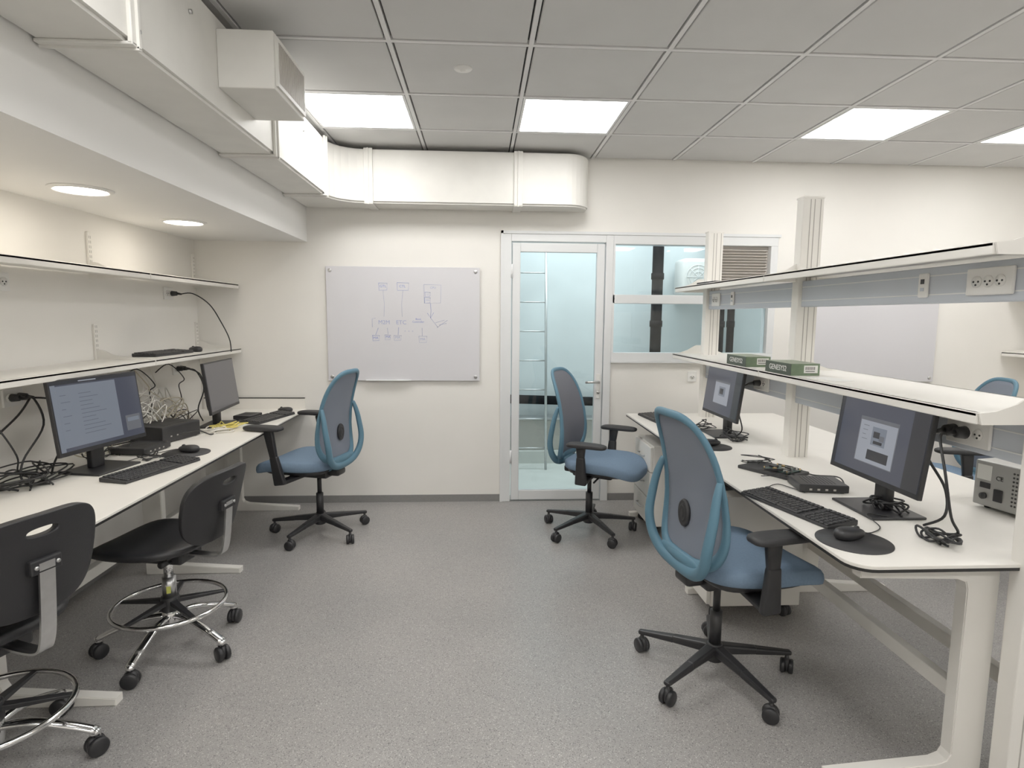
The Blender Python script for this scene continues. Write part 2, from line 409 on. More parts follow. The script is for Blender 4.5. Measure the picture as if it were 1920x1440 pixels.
# shaft beyond the glass
b=B(); b.box(-.6,3.4,5.95,6.05,0,2.8,SHAFT); b.obj('wall_outer',label='pale blue white painted service shaft wall',**ST)
b=B(); b.box(-.7,-.6,YB+.12,6.05,0,2.8,SHAFT); b.obj('wall_shaft_side',label='pale blue white painted service shaft wall',**ST)
b=B(); b.box(3.4,3.5,YB+.12,6.05,0,2.8,SHAFT); b.obj('wall_shaft_end',label='pale blue white painted service shaft wall',**ST)
b=B(); b.box(-.6,3.4,YB+.15,5.95,-.1,0,TILEW); b.box(-.6,3.4,5.6,5.95,0,.12,TILEW); b.obj('floor_shaft',label='pale tiled service shaft floor with step',**ST)
b=B(); b.box(-.7,3.5,YB+.12,6.05,2.8,2.9,SHAFT); b.obj('ceiling_shaft',label='pale service shaft ceiling',**ST)
ld=thing('ladder','pale thin metal ladder leaning on the shaft wall','ladder',(.46,5.37,0))
for x in (.30,.61):
    b=B(); b.tube([(x,5.37,0.0),(x,5.62,2.3)],.012,STEEL,seg=10); b.obj('rail',ld,world=True)
for i in range(8):
    z=.2+i*.27; y=5.37+.25*z/2.3
    b=B(); b.cyl((.30,y,z),(.61,y,z),.007,STEEL,seg=8); b.obj('rung',ld,world=True)
def pipe(x,y,z0,z1,r,lab):
    b=B(); b.cyl((x,y,z0),(x,y,z1),r,PIPEM,seg=18)
    for z in (z0+.30*(z1-z0),z0+.45*(z1-z0),z0+.62*(z1-z0)): b.cyl((x,y,z),(x,y,z+.06),r*1.15,PIPEM,seg=18)
    b.obj('drain_pipe',origin=(x,y,z0),label=lab,category='pipe',group='black pipes in the service shaft')
pipe(1.71,5.72,.12,2.8,.053,'thick black vertical drain pipe with couplings'); pipe(2.32,5.7,.12,2.8,.055,'thick black vertical drain pipe with couplings'); pipe(2.47,5.76,.12,2.8,.035,'slim black vertical drain pipe')
b=B(); b.tube(catmull([(.1,5.86,.60),(.8,5.86,.58),(1.3,5.86,.56),(1.42,5.86,.5),(1.42,5.86,.12)],5),.045,PIPEM,seg=14); b.obj('drain_pipe',origin=(.8,5.86,.12),label='black horizontal drain pipe near the shaft floor',category='pipe',group='black pipes in the service shaft')
t=thing('metal_cabinet','low grey metal box beneath a black pipe','metal box',(.7,5.76,.12))
b=B(); b.box(-.4,.45,-.1,.05,0,.30,GROOVE,bev=.01); b.obj('cabinet_body',t); b=B(); b.box(-.42,.47,-.12,.05,.30,.32,STEEL,bev=.005); b.obj('cabinet_lid',t)
t=thing('air_conditioner_unit','white outdoor air conditioner unit with round fan guard','air conditioner',(1.98,5.75,1.62))
b=B(); b.box(-.06,.24,-.14,.14,0,.36,WHITEP,bev=.04,seg=3); b.obj('housing',t)
b=B()
for r in (.05,.085,.115): b.tube([(.09+r*math.cos(k*pi/12),-.142,.18+r*math.sin(k*pi/12)) for k in range(24)],.0025,FRAMEM,seg=6,closed=True)
for k in range(4):
    a=k*pi/4; b.tube([(.09-.115*math.cos(a),-.142,.18-.115*math.sin(a)),(.09+.115*math.cos(a),-.142,.18+.115*math.sin(a))],.0025,FRAMEM,seg=5)
b.obj('fan_guard',t)
for x in (-.04,.18):
    b=B(); b.box(x,x+.04,-.1,.19,-.04,0,FRAMEM); b.obj('bracket',t)

# ------------------------------------------------------------------ whiteboards
def whiteboard(x0,x1,z0,z1,lab,draw):
    t=thing('whiteboard',lab,'whiteboard',((x0+x1)/2,YB,z0),group='whiteboards on the wall')
    b=B(); b.box(x0,x1,YB-.022,YB-.012,z0,z1,WB,bev=.002); b.box(x0+.04,x1-.04,YB-.012,YB-.001,z0+.04,z1-.04,FRAMEM); b.obj('board',t,world=True)
    for (x,z) in ((x0+.03,z0+.03),(x1-.03,z0+.03),(x0+.03,z1-.03),(x1-.03,z1-.03)):
        b=B(); b.cyl((x,YB-.028,z),(x,YB-.001,z),.013,STEEL,seg=16,bev=.002); b.obj('corner_bolt',t,world=True)
    b=B(); cx=(x0+x1)/2; b.box(cx-.28,cx+.05,YB-.045,YB-.022,z0+.002,z0+.006,FRAMEM); b.obj('pen_tray',t,world=True)
    if draw:
        def W(px,py): return (-1.12+(px-613)*.003905, 1.770-(py-500)*.003925)
        def ln(P,m=INK,r=.0012):
            b=B(); b.tube([(W(*p)[0],YB-.0222,W(*p)[1]) for p in P],r,m,seg=5); b.obj('marker_stroke',t,world=True)
        def rect(x0,y0,x1,y1,m=INKG): 
            ln([(x0,y0),(x1,y0+.6),(x1-1,y1),(x0+.5,y1+.5),(x0,y0)],m)
        rect(710,530,726,543,INK); rect(744,529,766,543,INK); rect(794,532,826,566); rect(796,546,806,554,INK); rect(795,556,806,566,INK)
        ln([(718,543),(720,570),(719,592)],INKG,.0009); ln([(755,543),(752,570),(753,592)],INKG,.0009); ln([(806,567),(807,580),(806,594)],INK); ln([(800,585),(806,594),(812,584)],INK)
        ln([(806,594),(820,612)],INKG); ln([(815,603),(832,598)],INKG); ln([(818,612),(838,598)],INKG); ln([(822,607),(836,604)],INKG)
        ln([(697,612),(697,596),(703,595)],INKG)
        rect(697,627,710,637,INK); rect(720,626,731,635,INKG); rect(737,627,751,636,INKG); rect(784,628,799,640,INKG)
        ln([(708,613),(703,626)]); ln([(725,613),(726,625)],INKG); ln([(746,612),(745,626)]); ln([(790,613),(790,628)],INKG)
        for x in (757,764,771): ln([(x,619),(x+2,619)])
        for s,px,py,sz,m in (('M2M',719,603,.042,INKG),('ETC',751,603,.042,INKG),('Boot\nController',783,599,.020,INK),('GTL',718,536,.026,INK),('CTL',754,536,.026,INK),('MA',703,632,.026,INK),('MA',726,630,.024,INK),('MA',744,631,.026,INKG),('MA',791,634,.026,INKG),('CPU',811,538,.022,INKG),('L2',801,550,.016,INKG),('MA',801,561,.016,INKG)):
            X,Z=W(px,py); text(s,sz,basis((1,0,0),(0,0,1),(0,-1,0),(X,YB-.0224,Z)),m,'marker_writing',t,T_world=True)
    return t
whiteboard(-1.12,-.005,.935,1.77,'white glass board with blue marker diagram on cream wall',True)
whiteboard(2.42,3.53,.935,1.77,'blank white glass board on cream wall',False)

# ------------------------------------------------------------------ sockets
def outlet_holes(b,n,wd,T):
    for i in range(n):
        y=(i-(n-1)/2)*wd
        for dy,dz in ((-.009,0),(.009,0),(0,-.01)):
            T0=b.T; b.T=T0@T; b.cyl((0,y+dy,dz),(.0025,y+dy,dz),.0033,BLK,seg=8); b.T=T0
def wall_socket(loc,rot,lab,n=1,plugs=0):
    t=thing('wall_socket',lab,'power socket',loc,rot,group='white power sockets')
    w=.043*n+.025
    b=B(); b.box(0,.010,-w/2,w/2,-.04,.04,WHITEP,bev=.003); b.obj('socket_plate',t)
    b=B()
    for i in range(n):
        y=(i-(n-1)/2)*.043; b.cyl((.010,y,0),(.013,y,0),.019,WHITEP,seg=20)
    outlet_holes(b,n,.043,TR((.012,0,0))); b.obj('outlet',t)
    return t
def plug(loc,rot,r=.018):
    t=thing('power_plug','black power plug pushed into a wall socket','power plug',loc,rot,group='black power plugs')
    b=B(); b.cyl((.0005,0,0),(.038,0,0),r,BLK,r2=r*.8,seg=14,bev=.003); b.cyl((.038,0,0),(.065,0,-.004),.009,BLK,r2=.006,seg=10); b.obj('plug_body',t); return t
wall_socket((XL,4.04,1.55),0,'white double wall socket above the upper wall shelf',2); plug((XL+.015,4.06,1.55),0)
wall_socket((XL,2.66,1.55),0,'white double wall socket on cream wall',2)
wall_socket((XL,4.10,1.05),0,'white double wall socket above the desk',2); plug((XL+.015,4.08,1.05),0); plug((XL+.015,4.122,1.05),0)
wall_socket((XL,2.68,1.05),0,'white double wall socket above the desk',2); plug((XL+.015,2.66,1.05),0); plug((XL+.015,2.702,1.05),0)
wall_socket((1.62,YB,.97),-pi/2,'white wall socket below the interior window',1)

# ------------------------------------------------------------------ wall shelves
def shelf_standard(y,z0,z1,x=XL,sg=1):
    b=B(); b.box(min(x,x+sg*.012),max(x,x+sg*.012),y-.015,y+.015,z0,z1,SHELF,bev=.002)
    z=z0+.02
    while z<z1-.02:
        for dy in (-.006,.006): b.box(min(x+sg*.0118,x+sg*.0125),max(x+sg*.0118,x+sg*.0125),y+dy-.002,y+dy+.002,z,z+.014,GROOVE)
        z+=.025
    b.obj('shelf_standard',origin=(x,y,z0),label='cream slotted metal upright strip fixed to the wall',category='shelf bracket rail',group='slotted shelf uprights')
for y in (4.40,3.27,2.15): shelf_standard(y,1.17,1.36); shelf_standard(y,1.635,1.84)
def wall_shelf(y0,y1,z,lab,x=XL,sg=1,dep=.31):
    xf=x+sg*dep
    t=thing('wall_shelf',lab,'shelf',(x,(y0+y1)/2,z),group='cream wall shelves')
    b=B(); b.box(min(x+sg*.014,xf),max(x+sg*.014,xf),y0+.002,y1-.002,z-.012,z,SHELF,bev=.002)
    b.box(min(xf-sg*.014,xf),max(xf-sg*.014,xf),y0+.002,y1-.002,z-.032,z,SHELF,bev=.003); b.obj('shelf_board',t,world=True)
    for y in (y0+.006,y1-.006):
        b=B(); P=[(x+sg*.0,z-.03),(xf-sg*.02,z-.03),(xf-sg*.02,z+.002),(x+sg*.2,z+.008),(x+sg*.09,z+.025),(x+sg*.04,z+.05),(x+sg*.0,z+.055)]
        b.prism(P,-.002,.002,SHELF,T=basis((1,0,0),(0,0,1),(0,-1,0),(0,y,0))); b.obj('bracket',t,world=True)
for z,l in ((1.172,'long cream metal wall shelf above the desk'),(1.632,'long cream metal upper wall shelf')):
    for y0,y1 in ((3.27,4.42),(2.13,3.27),(1.0,2.13)): wall_shelf(y0,y1,z,l)
    wall_shelf(3.0,4.42,z,'cream metal shelf on the far side wall',x=XR,sg=-1)

# ------------------------------------------------------------------ left desk
def cframe(b,xc,xt,y,w=.045,top=.70,cw=.10):
    s=1 if xt>xc else -1; x0=xc; x1=xc+s*cw
    P=[(x0,0),(xt,0),(xt,.028),(x1+s*.04,.054),(x1+s*.01,.066),(x1,.085),(x1,.620),(x1+s*.006,.642),(x1+s*.03,.652),(xt-s*.05,.66),(xt-s*.05,top),(x0,top)]
    b.prism(P,-w/2,w/2,LEGM,T=basis((1,0,0),(0,0,1),(0,-1,0),(0,y,0)),bev=.003)
t=thing('desk','long cream laminate desk with black edge along the wall','desk',(-1.67,2.7,0))
b=B(); b.box(XL+.002,-1.293,.95,YB-.012,.702,.712,BLKEDGE); b.box(XL+.002,-1.29,.95,YB-.012,.712,DZ,LAM,bev=.002); b.obj('tabletop',t,world=True)
b=B(); b.box(XL+.02,-1.30,YB-.012,YB-.001,.70,.80,LAM); b.box(XL+.02,-1.30,YB-.014,YB-.001,.80,.806,BLKEDGE); b.obj('upstand',t,world=True)
for y in (4.28,3.22,2.10,1.1):
    b=B(); cframe(b,-1.82,-1.32,y,top=.702); b.obj('leg',t,world=True)
b=B(); b.box(-1.79,-1.75,1.1,4.28,.22,.27,LEGM,bev=.003); b.obj('crossbar',t,world=True)
b=B(); b.box(-1.79,-1.75,1.1,4.28,.64,.69,LEGM,bev=.003); b.obj('crossbar',t,world=True)
t=thing('desk','cream laminate desk with black edge against the far side wall','desk',(4.0,3.2,0))
b=B(); b.box(3.70,XR-.002,1.6,YB-.012,.702,.712,BLKEDGE); b.box(3.70,XR-.002,1.6,YB-.012,.712,DZ,LAM,bev=.002); b.obj('tabletop',t,world=True)
for y in (4.28,3.0,1.75):
    b=B(); cframe(b,4.15,3.74,y,top=.702); b.obj('leg',t,world=True)

# ------------------------------------------------------------------ lab bench
lb=thing('lab_bench','double sided cream laboratory bench with posts and two shelf levels','lab bench',(1.6,2.9,0))
y0,y1,x0,x1=1.55,4.21,1.06,2.16
def plan(r,e):
    pl=[(x0+e+r-r*math.cos(a*pi/12),y0+e+r-r*math.sin(a*pi/12)) for a in range(7)]
    return pl+[(x1-e-r+r*math.sin(a*pi/12),y0+e+r-r*math.cos(a*pi/12)) for a in range(7)]+[(x1-e,y1-e),(x0+e,y1-e)]
b=B(); b.prism(plan(.07,.002),.702,.712,BLKEDGE); b.prism(plan(.07,0),.712,DZ,LAM,bev=.001); b.obj('tabletop',lb,world=True)
for y,ly in ((4.07,4.07),(2.88,2.88),(1.555,1.632)):
    b=B(); b.box(1.552,1.655,y-.03,y+.03,0,2.0,SHELF,bev=.004)
    for dx in (.035,.055,.085): b.box(1.552+dx,1.552+dx+.004,y-.0308,y-.029,.02,1.99,GROOVE)
    b.box(1.55,1.657,y-.032,y+.032,1.995,2.003,SHELF); b.obj('post',lb,world=True)
    b=B(); cframe(b,1.552,1.07,ly,top=.702); b.obj('leg',lb,world=True)
    b=B(); cframe(b,1.655,2.13,ly,top=.702); b.obj('leg',lb,world=True)
for x in (1.47,1.69):
    b=B(); b.box(x,x+.035,1.62,4.07,.24,.29,LEGM,bev=.003); b.obj('crossbar',lb,world=True)
for zz in (1.135,1.605):
    for a0,a1 in ((1.565,2.88),(2.88,4.215)):
        b=B(); b.box(1.39,1.82,a0+.002,a1-.002,zz+.014,zz+.026,SHELF,bev=.002); b.box(1.39,1.405,a0+.002,a1-.002,zz-.008,zz+.026,SHELF,bev=.003); b.box(1.805,1.82,a0+.002,a1-.002,zz-.008,zz+.026,SHELF,bev=.003)
        b.obj('shelf',lb,world=True)
    for y in (1.562,2.88,4.218):
        b=B()
        P=[]
        for s in (1,-1):
            Q=[(1.6+s*.20,zz-.008),(1.6+s*.21,zz+.024),(1.6+s*.16,zz+.03),(1.6+s*.10,zz+.05),(1.6+s*.06,zz+.075),(1.6+s*.04,zz+.085)]
            P+=Q if s==1 else Q[::-1]
        b.prism(P,-.003,.003,SHELF,T=basis((1,0,0),(0,0,1),(0,-1,0),(0,y,0)))
        b.obj('shelf_bracket',lb,world=True)
trs=[]
for z0,z1 in ((1.475,1.60),(1.0,1.12)):
    b=B(); b.box(1.572,1.628,1.60,4.04,z0,z1,TRUNK,bev=.004); b.box(1.570,1.572,1.60,4.04,z0+.028,z0+.032,FRAMEM); b.box(1.570,1.572,1.60,4.04,z1-.032,z1-.028,FRAMEM)
    trs.append(b.obj('cable_trunking',lb,world=True))
def tsock(tr,y,z,n,small=False):
    b=B(TR((1.571,y,z))@RZ(pi))
    w=.032 if small else .043*n+.03
    b.box(0,.010,-w/2-.006,w/2+.006,-.042,.042,WHITEP,bev=.004)
    if small: b.box(.010,.012,-.008,.008,.005,.022,BLK); b.box(.010,.012,-.008,.008,-.02,-.008,TRUNK)
    else:
        for i in range(n): b.cyl((.010,(i-(n-1)/2)*.043,0),(.0135,(i-(n-1)/2)*.043,0),.018,WHITEP,seg=20)
        outlet_holes(b,n,.043,TR((.0125,0,0)))
    o=b.obj('trunking_socket'); o.data.transform(PM[tr].inverted() if tr in PM else Matrix()); o.parent=tr
for y,n,s in ((1.765,3,False),(2.04,1,True),(3.64,1,True),(3.9,2,False)): tsock(trs[0],y,1.538,n,s)
for y,n,s in ((1.79,3,False),(3.2,3,False),(2.3,1,True)): tsock(trs[1],y,1.06,n,s)
for y in (1.79,1.834): plug((1.557,y,1.06),pi,r=.021)
plug((1.557,3.2,1.06),pi)

# drawer pedestals
def pedestal(loc,lab):
    t=thing('drawer_pedestal',lab,'drawer unit',loc,group='mobile drawer pedestals under the bench')
    b=B(); b.box(.012,.44,-.19,.19,.07,.60,SHELF,bev=.003); b.obj('body',t)
    for z0,z1 in ((.08,.25),(.255,.425),(.43,.59)):
        b=B(); b.box(-.008,.011,-.186,.186,z0,z1,SHELF,bev=.003); dw=b.obj('drawer',t)
        b=B(); zc=(z0+z1)/2; b.tube([(-.008,-.06,zc),(-.028,-.055,zc),(-.03,0,zc),(-.028,.055,zc),(-.008,.06,zc)],.005,STEEL); h=b.obj('handle',dw)
    for x in (.05,.39):
        for y in (-.15,.15):
            b=B(); b.castor(x,y,random.random()*3,BLKM,r=.026,ztop=.07); b.obj('castor',t)
    return t
p=pedestal((1.095,3.84,0),'white three drawer pedestal on black castors under the bench')
dup(p,(1.07,2.78,0))

# ------------------------------------------------------------------ task chairs
def xb(z): return -.225-.62*(z-.68)**2
def backmap(y,z,off=0): return Vector((xb(z)+.9*y*y+off,y,z))
def outline(t,s=1.,zc=.79,hz=.28):
    z=zc+hz*s*sp(math.sin(t),.54); w=.198*(1-.14*(z-.79)/.28); return w*s*sp(math.cos(t),.54),z
CHL='blue office task chair with grey mesh back and black five-star base'
SH=.075
def task_chair(loc,rot,lab=CHL,baserot=0,mesh=None,arms=((-1,.70,.12),(1,.70,.12))):
    mesh=mesh or MESHF
    t=thing('office_chair',lab,'chair',loc,rot,group='blue office task chairs')
    b=B(); b.cyl((0,0,.065),(0,0,.135),.036,BLK,r2=.03,bev=.004)
    for k in range(5):
        a=baserot+k*2*pi/5; c,s=math.cos(a),math.sin(a)
        b.taper((.02*c,.02*s,.112),(.17*c,.17*s,.100),.045,.04,.036,.028,BLK,bev=.008)
        b.taper((.16*c,.16*s,.100),(.315*c,.315*s,.084),.037,.028,.026,.018,BLK,bev=.007)
    b.obj('base',t)
    for k in range(5):
        a=baserot+k*2*pi/5; b=B(); b.castor(.30*math.cos(a),.30*math.sin(a),a+1.1+k*.7,BLK,r=.029,ztop=.078); b.obj('castor',t)
    b=B(); b.cyl((0,0,.13),(0,0,.27),.023,BLK); b.cyl((0,0,.27),(0,0,.40),.014,BLK); b.obj('gas_lift',t)
    TS=TR((SH,0,0))
    b=B(TS); b.box(-.17,.10,-.075,.075,.385,.435,BLK,bev=.015,seg=3); b.box(-.24,-.12,-.05,.05,.40,.445,BLK,bev=.015,seg=3)
    b.tube([(.03,-.07,.41),(.03,-.17,.405),(.03,-.215,.40)],.006,BLK); b.obj('tilt_mechanism',t)
    b=B(TS)
    def f(p):
        q=p.copy()
        if q.x>.06: q.z-=.045*((q.x-.06)/.18)**2
        q.z+=.25*q.y*q.y*(1 if q.z>0 else .5); q.y*=1-.12*max(0,-q.x/.24)
        return q
    b.sell((.035,0,.478),.245,.245,.038,.45,.55,BLUEF,f,nu=48,nv=14); b.obj('seat',t)
    b=B(TS); b.sell((.02,0,.445),.205,.20,.02,.4,.5,BLK,nu=32,nv=8); b.obj('seat_pan',t)
    b=B(TS); N=64; V=[Vector(backmap(0,.79))];F=[];R=10
    for i in range(1,R+1):
        for j in range(N):
            y,z=outline(2*pi*j/N,i/R); V.append(backmap(y,z))
    for j in range(N): F.append((0,1+j,1+(j+1)%N))
    for i in range(R-1):
        for j in range(N):
            k=(j+1)%N; F.append((1+i*N+j,1+(i+1)*N+j,1+(i+1)*N+k,1+i*N+k))
    b.add(V,F,mesh,True); o=b.obj('backrest_mesh',t); solid(o,.004)
    b=B(TS); P=[]
    for j in range(64):
        y,z=outline(2*pi*j/64,1.0); P.append(backmap(y,z,-.004))
    sc=[1+.55*max(0,min(1,(.74-p.z)/.2)) for p in P]
    b.tube(P,.011,BLUER,seg=10,closed=True,r2=.015,up=(1,0,0),scale=sc)
    b.obj('backrest_frame',t)
    b=B(TS)
    H=[(xb(.84)+.02,.200,.85),(xb(.8)-.005,.211,.79),(-.252,.219,.72),(-.268,.216,.62),(-.264,.19,.54),(-.255,.12,.487),(-.25,.0,.473)]
    P=catmull(H+[(x,-y,z) for x,y,z in H[-2::-1]],5)
    b.tube(P,.014,BLUER,seg=10,r2=.018,up=(1,0,0),scale=[.7+.65*math.sin(pi*i/(len(P)-1))**.6 for i in range(len(P))])
    b.taper((-.255,0,.50),(-.14,0,.425),.16,.035,.11,.03,BLUER,bev=.012,seg=3)
    b.sell((-.243,0,.50),.016,.15,.035,.6,.6,BLUER,nu=24,nv=10)
    b.obj('back_support',t)
    b=B(TS@TR((xb(.68)-.010,0,.68))@RY(-pi/2))
    b.lathe([(0,0.008),(.012,.010),(.016,.006),(.020,.010),(.024,.010),(.027,.006),(.032,.009),(.036,.008),(.039,.0),(.036,-.008),(0,-.01)],BLKM,T=Matrix.Diagonal((1.4,.9,1,1)),seg=32); b.obj('lumbar_pad',t)
    for sg,az,fx in arms:
        X0=fx-.035
        b=B(); b.taper((.04,sg*.06,.42),(.5*X0+.02,sg*.27,.405),.07,.022,.065,.022,BLK,bev=.006)
        b.taper((.5*X0+.02,sg*.275,.392),(.75*X0+.01,sg*.29,.57),.075,.034,.052,.030,BLK,bev=.010,up=(0,1,0),seg=3)
        b.taper((.75*X0+.01,sg*.289,.56),(X0,sg*.293,az-.015),.046,.026,.06,.03,BLK,bev=.008,up=(0,1,0),seg=3)
        am=b.obj('armrest',t)
        b=B(); b.sell((fx,sg*.292,az),.125,.045,.0155,.5,.5,BLKM,lambda p:Vector((p.x,p.y*(1-.12*p.x/.13),p.z-.003*(p.x/.13)**2)),nu=32,nv=10); b.obj('arm_pad',am)
    return t
def ang(x,y): return math.atan2(y,x)
task_chair((-1.04,3.80,0),ang(-.966,.26),'blue office chair with grey mesh back beside the long desk',baserot=.2,arms=((-1,.742,.19),(1,.742,.19)))
task_chair((.72,3.77,0),ang(.85,-.5),'blue office chair with slate grey mesh back near the glass door',baserot=.55,mesh=MESHG,arms=((-1,.645,.08),(1,.66,.10)))
A3=math.radians(11)
task_chair((.935,2.18,0),A3,'blue office chair with grey mesh back beside the lab bench',baserot=-A3,arms=((-1,.675,.045),(1,.68,.16)))
task_chair((2.82,3.32,0),ang(-.92,.2),'blue office chair behind the lab bench',baserot=.3)

# ------------------------------------------------------------------ lab stools
def stool(loc,rot,h,lab,bh=0,boff=.5,tilt=.10):
    t=thing('lab_stool',lab,'stool',loc,rot,group='black lab stools with chrome foot rings')
    b=B(); b.cyl((0,0,.10),(0,0,.18),.034,CHROME,bev=.004)
    for k in range(5):
        a=k*2*pi/5+boff; c,s=math.cos(a),math.sin(a)
        b.tube(catmull([(.02*c,.02*s,.15),(.10*c,.10*s,.148),(.2*c,.2*s,.115),(.275*c,.275*s,.082)],4),.011,CHROME,seg=10,r2=.019,up=(0,0,1))
        b.cyl((.27*c,.27*s,.066),(.27*c,.27*s,.088),.016,CHROME,seg=14)
    b.obj('base',t)
    for k in range(5):
        a=k*2*pi/5+boff; b=B(); b.castor(.272*math.cos(a),.272*math.sin(a),a+.8+k,BLK,r=.031,ztop=.07); b.obj('castor',t)
    b=B(); b.tube([(.215*math.cos(k*pi/24),.215*math.sin(k*pi/24),.20) for k in range(48)],.0095,CHROME,seg=10,closed=True); b.obj('foot_ring',t)
    b=B(); b.cyl((0,0,.17),(0,0,.235),.036,BLK,bev=.004)
    for k in range(5):
        a=k*2*pi/5+.1; b.taper((.02*math.cos(a),.02*math.sin(a),.212),(.21*math.cos(a),.21*math.sin(a),.2),.03,.02,.02,.01,BLK,bev=.003)
    b.obj('ring_hub',t)
    b=B(); b.cyl((0,0,.235),(0,0,.32),.027,STEEL); b.cyl((0,0,.32),(0,0,h-.06),.018,CHROME); b.obj('gas_lift',t)
    b=B(RZ(-1.2-rot)); b.box(.0265,.0285,-.008,.008,.255,.285,YLAB); b.obj('sticker',t)
    b=B(); b.box(-.11,.12,-.07,.07,h-.075,h-.03,BLKM,bev=.008); b.box(-.09,.15,-.12,.12,h-.035,h-.026,BLKM); b.tube([(.03,-.06,h-.06),(.03,-.19,h-.065)],.005,BLK)
    b.cyl((-.06,.065,h-.055),(-.06,.12,h-.055),.014,BLK,seg=12); b.obj('seat_mechanism',t)
    b=B()
    def f(p):
        q=p.copy(); rr=(q.x**2+q.y**2)/.045; q.z+=.012*rr
        if q.x>.1: q.z-=.035*((q.x-.1)/.11)**2
        return q
    b.sell((.045,0,h-.008),.225,.22,.024,.55,.75,PU,f,nu=44,nv=12); b.obj('seat',t)
    z0=h-.045; zb=h+.155+bh
    b=B(); P=catmull([(-.10,0,z0),(-.19,0,z0-.004),(-.242,0,z0+.003),(-.262,0,z0+.03),(-.275,0,z0+.10),(-.288,0,zb+.03)],5)
    b.sweep(P,[(-.0035,-.022),(.0035,-.022),(.0035,-.008),(.006,-.006),(.006,.006),(.0035,.008),(.0035,.022),(-.0035,.022)],STEEL,smooth=False)
    b.obj('back_bracket',t)
    b=B(); b.box(-.290,-.262,-.045,.045,zb-.002,zb+.042,PU,bev=.006)
    for yy in (-.03,.03): b.cyl((-.294,yy,zb+.02),(-.288,yy,zb+.02),.006,STEEL,seg=10)
    b.obj('back_mount',t)
    N=64;R=8;V=[];F=[]
    for i in range(R+1):
        u=i/R
        for j in range(N):
            a=2*pi*j/N
            oz=.150*sp(math.sin(a),.62); oy=.195*sp(math.cos(a),.62)*(1+.06*oz/.15 if oz>0 else 1-.12*abs(oz)/.15)
            hy=.042*sp(math.cos(a),.8); hz=.012*sp(math.sin(a),.8)+.100
            y=hy+(oy-hy)*u; z=hz+(oz-hz)*u
            V.append((-.262+1.35*y*y-tilt*z,y,zb+.02+z))
    for i in range(R):
        for j in range(N):
            k=(j+1)%N; F.append((i*N+j,(i+1)*N+j,(i+1)*N+k,i*N+k))
    b=B(); b.add(V,F,PU,True); o=b.obj('backrest',t); solid(o,.024); m=o.modifiers.new('bev','BEVEL'); m.width=.008; m.segments=3; m.limit_method='ANGLE'; m.angle_limit=.9
    return t
stool((-1.31,2.46,0),ang(-.985,.17),.475,'low black polyurethane lab stool with chrome base and foot ring',boff=.41,tilt=.26)
stool((-1.50,1.77,0),ang(-.95,.32),.485,'black polyurethane lab stool with handle slot in its backrest',bh=.05,boff=-.05,tilt=.14)

# ------------------------------------------------------------------ monitors
def monitor(loc,rot,lab,scr,content,zb=.11,h=.31,w=.53):
    t=thing('computer_monitor',lab,'monitor',loc,rot,group='black computer monitors')
    T=TR((.035,0,zb))@RY(math.radians(-7))
    b=B(T); b.box(-.018,0,-w/2,w/2,0,h,BLK,bev=.003); b.hexa([(-.045,-w*.3,.05),(-.018,-w*.42,.02),(-.018,w*.42,.02),(-.045,w*.3,.05),(-.045,-w*.3,h-.06),(-.018,-w*.42,h-.02),(-.018,w*.42,h-.02),(-.045,w*.3,h-.06)],BLKM,bev=.004)
    hs=b.obj('housing',t)
    b=B(T); b.box(0,.001,-w/2+.008,w/2-.008,.018,h-.008,scr); s=b.obj('screen',t)
    if content:
        b=B(T)
        for (x0,z0,x1,z1,m,lv) in content:
            W2=w-.016;H2=h-.026
            b.box(.001,.001+.0004*lv,-W2/2+x0*W2,-W2/2+x1*W2,.018+H2*(1-z1),.018+H2*(1-z0),m)
        c=b.obj('screen_windows',t)
    b=B(); b.box(-.045,-.012,-.035,.035,.008,zb+.13,BLK,bev=.008,seg=3); b.obj('stand_neck',t)
    b=B(); b.box(-.105,.095,-.12,.12,0,.010,BLK,bev=.004); b.obj('stand_base',t)
    return t
def lines(x0,x1,z0,z1,n,m,lv):
    return [(x0,z0+(z1-z0)*i/n,x0+(x1-x0)*random.uniform(.4,1),z0+(z1-z0)*i/n+.007,m,lv) for i in range(n)]
cA=[(0,0,1,.05,SCRD,1),(0,.05,.04,1,SCRD,1),(.84,.05,1,1,SCRD,1),(.28,.25,.72,.86,SCRK,1.5),(.29,.30,.71,.85,SCRW,2),(.44,.36,.60,.60,SCRP,3),(.46,.42,.53,.50,SCRD,4),(.53,.46,.585,.53,SCRK,4),(.47,.54,.57,.58,SCRD,4),(.42,.67,.66,.80,SCRD,3)]+lines(.33,.42,.36,.6,4,SCRK,3)+[(.2,.02,.38,.032,SCRW,2)]
cC=[(0,0,1,.05,SCRD,1),(0,.05,.05,1,SCRP,1),(.05,.07,.72,.95,SCRP,1.5),(.78,.66,.97,.90,SCRK,2),(.80,.70,.95,.76,SCRP,3)]+lines(.28,.6,.2,.85,11,SCRT,2.5)+lines(.08,.18,.2,.8,6,SCRT,2.5)+[(.3,.015,.5,.03,SCRW,2)]
cB=[(0,0,1,.05,SCRD,1),(.28,.3,.72,.8,SCRK,1.5),(.29,.34,.71,.79,SCRW,2),(.42,.42,.6,.62,SCRP,3),(.45,.46,.55,.58,SCRD,4),(.84,.05,1,1,SCRD,1)]
monitor((1.455,2.04,DZ),pi,'black computer monitor showing a software setup window on the bench',SCR,cA,w=.485,h=.305)
monitor((1.455,3.43,DZ),pi,'black computer monitor on the lab bench, lit screen',SCR,cB,w=.50,h=.305)
monitor((-1.70,2.70,DZ),math.radians(-11),'black computer monitor showing a pale text page on the desk',SCR,cC,zb=.105,w=.47,h=.32)
